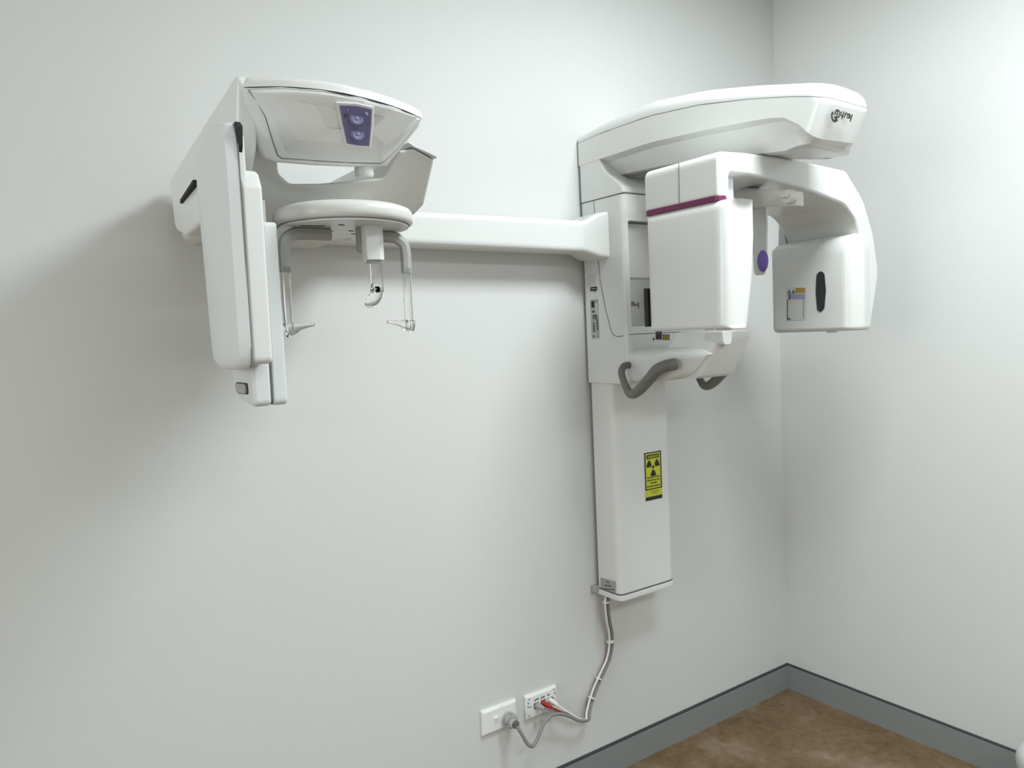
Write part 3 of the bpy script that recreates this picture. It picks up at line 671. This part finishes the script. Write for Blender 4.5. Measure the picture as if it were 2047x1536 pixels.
# ------------------------------------------------------------------ wall plates
def plate(name, label, px_tl, px_tr, px_bl):
    a = AY(*px_tl, -.011); b = AY(*px_tr, -.011); c = AY(*px_bl, -.011)
    t = thing(name, label, 'wall outlet', ((a.x+b.x)/2, 0, (a.z+c.z)/2))
    x0, x1 = (a.x+c.x)/2, b.x; z1 = (a.z+b.z)/2; z0 = z1-(a.z-c.z)
    mb = MB(); o = .006
    mb.loft([[Vector((x0, 0, z0)), Vector((x1, 0, z0)), Vector((x1, 0, z1)), Vector((x0, 0, z1))], [Vector((x0, -.007, z0)), Vector((x1, -.007, z0)), Vector((x1, -.007, z1)), Vector((x0, -.007, z1))],
             [Vector((x0+o, -.012, z0+o)), Vector((x1-o, -.012, z0+o)), Vector((x1-o, -.012, z1-o)), Vector((x0+o, -.012, z1-o))]])
    mb.build('faceplate', 'plate', t, bevel=.0012, seg=2)
    return t, x0, x1, z0, z1
pw, ax0, ax1, az0, az1 = plate('power_socket', 'white power socket plate with one switch and round plug at floor level', (963, 1424), (1033, 1399), (966, 1474))
dt, bx0, bx1, bz0, bz1 = plate('data_socket', 'white data socket plate with rows of small marks and cable jacks', (1050, 1394), (1113, 1371), (1053, 1442))
pc = AY(1015, 1438, -.012); pc.y = -.012
sw_ = AY(991, 1440, -.012)
MB().loft([[Vector((sw_.x-.007, -.011, sw_.z-.010)), Vector((sw_.x+.007, -.011, sw_.z-.010)), Vector((sw_.x+.007, -.011, sw_.z+.010)), Vector((sw_.x-.007, -.011, sw_.z+.010))],
           [Vector((sw_.x-.006, -.014, sw_.z-.009)), Vector((sw_.x+.006, -.014, sw_.z-.009)), Vector((sw_.x+.006, -.018, sw_.z+.009)), Vector((sw_.x-.006, -.018, sw_.z+.009))]]).build('switch', 'plate', pw, bevel=.001)
nk = AY(1000, 1404.5, -.008); MB().lathe([(.0022, .001), (.0022, -.002)], (nk.x, -.008, az1-.004), 1, 10).build('screw', 'midgrey', pw)
mb = MB()
for (x, y) in ((1058, 1399), (1056, 1407), (1056, 1414), (1061, 1414), (1058, 1432), (1107, 1379), (1109, 1386), (1106, 1396)):
    p = AY(x, y, -.0125); MB().lathe([(.0022, .001), (.0022, -.0006)], p, 1, 10).build('dot', 'print', dt, wn=False)
for (x0_, x1_, y0_, y1_) in ((1068, 1077, 1402, 1397), (1080.5, 1089, 1397, 1393), (1094, 1099, 1391, 1389)):
    a, b = AY(x0_, y0_, -.0126), AY(x1_, y1_, -.0126); MB().ribbon([a, (a+b)/2+Vector((0, 0, .001)), b], .0042, (0, -1, 0)).build('marking', 'print', dt, wn=False)
mb = MB()
for (x, y) in ((1072, 1411), (1086, 1405), (1100, 1400)):
    p = AY(x, y, -.0122); MB().box(p.x-.009, p.x+.009, -.0135, -.010, p.z-.009, p.z+.009).build('jack', 'seam', dt, bevel=.001)

# ------------------------------------------------------------------ cables
cord = thing('cable_bundle', 'bundle of grey, red and white cables running from two wall plates to the column base', 'cable', (pc.x, -.012, pc.z))
plug = MB().lathe([(.0225, .001), (.0225, -.016), (.019, -.022), (.012, -.023)], pc, 1, 32).build('power_plug', 'clear', cord, sharp=40)
MB().lathe([(.013, -.002), (.013, -.022), (.014, -.030), (.011, -.037), (.004, -.038)], pc, 1, 20).build('plug_core', 'chrome', plug)
q0 = pc+Vector((.003, -.030, -.002)); q1 = AY(1033, 1452, -.060)
MB().tube([q0, q0*.6+q1*.4, q1], [.0105, .012, .0075], 14).build('plug_body', 'rubber', plug)
trunk = [(1172, 1439, -.040), (1174, 1424, -.026), (1180, 1400, -.018), (1188, 1376, -.016), (1202, 1345, -.015), (1214, 1318, -.015), (1219, 1292, -.017), (1219, 1268, -.022), (1214, 1240, -.030), (1211, 1212, -.040), (1212, 1194, -.045)]
def tr(dx, dy=0): return [AY(x+dx, y, yy_+dy) for x, y, yy_ in trunk]
def cable(pts, r, m, parent=None, name='cable'): return MB().tube(spline(pts, 7), r, 10).build(name, m, parent, sharp=80)
pcord = [q1, AY(1041, 1465, -.066), AY(1050, 1481, -.070), AY(1058, 1491, -.072), AY(1066, 1491, -.070), AY(1074, 1478, -.066), AY(1082, 1458, -.062), AY(1091, 1441, -.058), AY(1104, 1430, -.056), AY(1122, 1428, -.054), AY(1140, 1433, -.052), AY(1158, 1441, -.050)] + tr(4.5, .001)
cable(pcord, .0052, 'cable_grey', cord, 'power_cable')
def data_cable(label, px, boot, m_boot, m_cable, mid, off, rad, ddy):
    p = AY(px[0], px[1], -.012); b1 = AY(*boot)
    t = cable([b1] + [AY(*q) for q in mid] + tr(off, ddy), rad, m_cable, cord, 'data_cable'); t['label'] = label
    MB().tube([p, p*.45+b1*.55, b1], [.0085, .0075, .004], 12).build('boot', m_boot, t)
data_cable('grey data cable leaving the leftmost jack of the data plate', (1073, 1411), (1088, 1417, -.045), 'midgrey', 'cable_grey', [(1106, 1421, -.046), (1128, 1426, -.046), (1152, 1436, -.046)], .8, .0030, .004)
data_cable('data cable with the red boot in the middle jack', (1085, 1406), (1103, 1415, -.050), 'cable_red', 'cable_red', [(1114, 1420, -.048), (1132, 1428, -.047), (1155, 1441, -.044)], -2.2, .0026, .006)
data_cable('white data cable leaving the rightmost jack of the data plate', (1099, 1400), (1116, 1411, -.046), 'cable_white', 'cable_white', [(1126, 1419, -.050), (1140, 1427, -.050), (1156, 1437, -.048)], -1.2, .0034, -.003)
tie = [(1152, 1437, -.049), (1178, 1408, -.020), (1192, 1368, -.016), (1219, 1284, -.018)]
for (i, k) in ((2, .2), (3, .6), (6, .4), (9, .5)):
    a, b = trunk[i], trunk[i+1]; p = AY(a[0]+(b[0]-a[0])*k+1, a[1]+(b[1]-a[1])*k, a[2]+(b[2]-a[2])*k); d = (AY(*b)-AY(*a)).normalized()
    MB().tube([p-d*.0022, p+d*.0022], (.0125, .0105), 14, flat=(0, 1, 0)).build('cable_tie', 'cable_white', cord)

# ------------------------------------------------------------------ grey rounded thing cut by the frame at the lower right
bc = Vector((-.20, -1.00, 0))
bin_ = thing('waste_bin', 'pale grey rounded plastic bin cut off by the lower right picture edge', 'bin', bc)
MB().lathe([(.02, 0), (.110, 0), (.114, .006), (.118, .195)], bc, 2, 48).build('bin_body', 'bin', bin_, sharp=50)
MB().lathe([(.1205, .195), (.1215, .20), (.1205, .218), (.114, .232), (.098, .241), (.06, .246), (.02, .247)], bc, 2, 48).build('lid', 'bin', bin_, sharp=50)
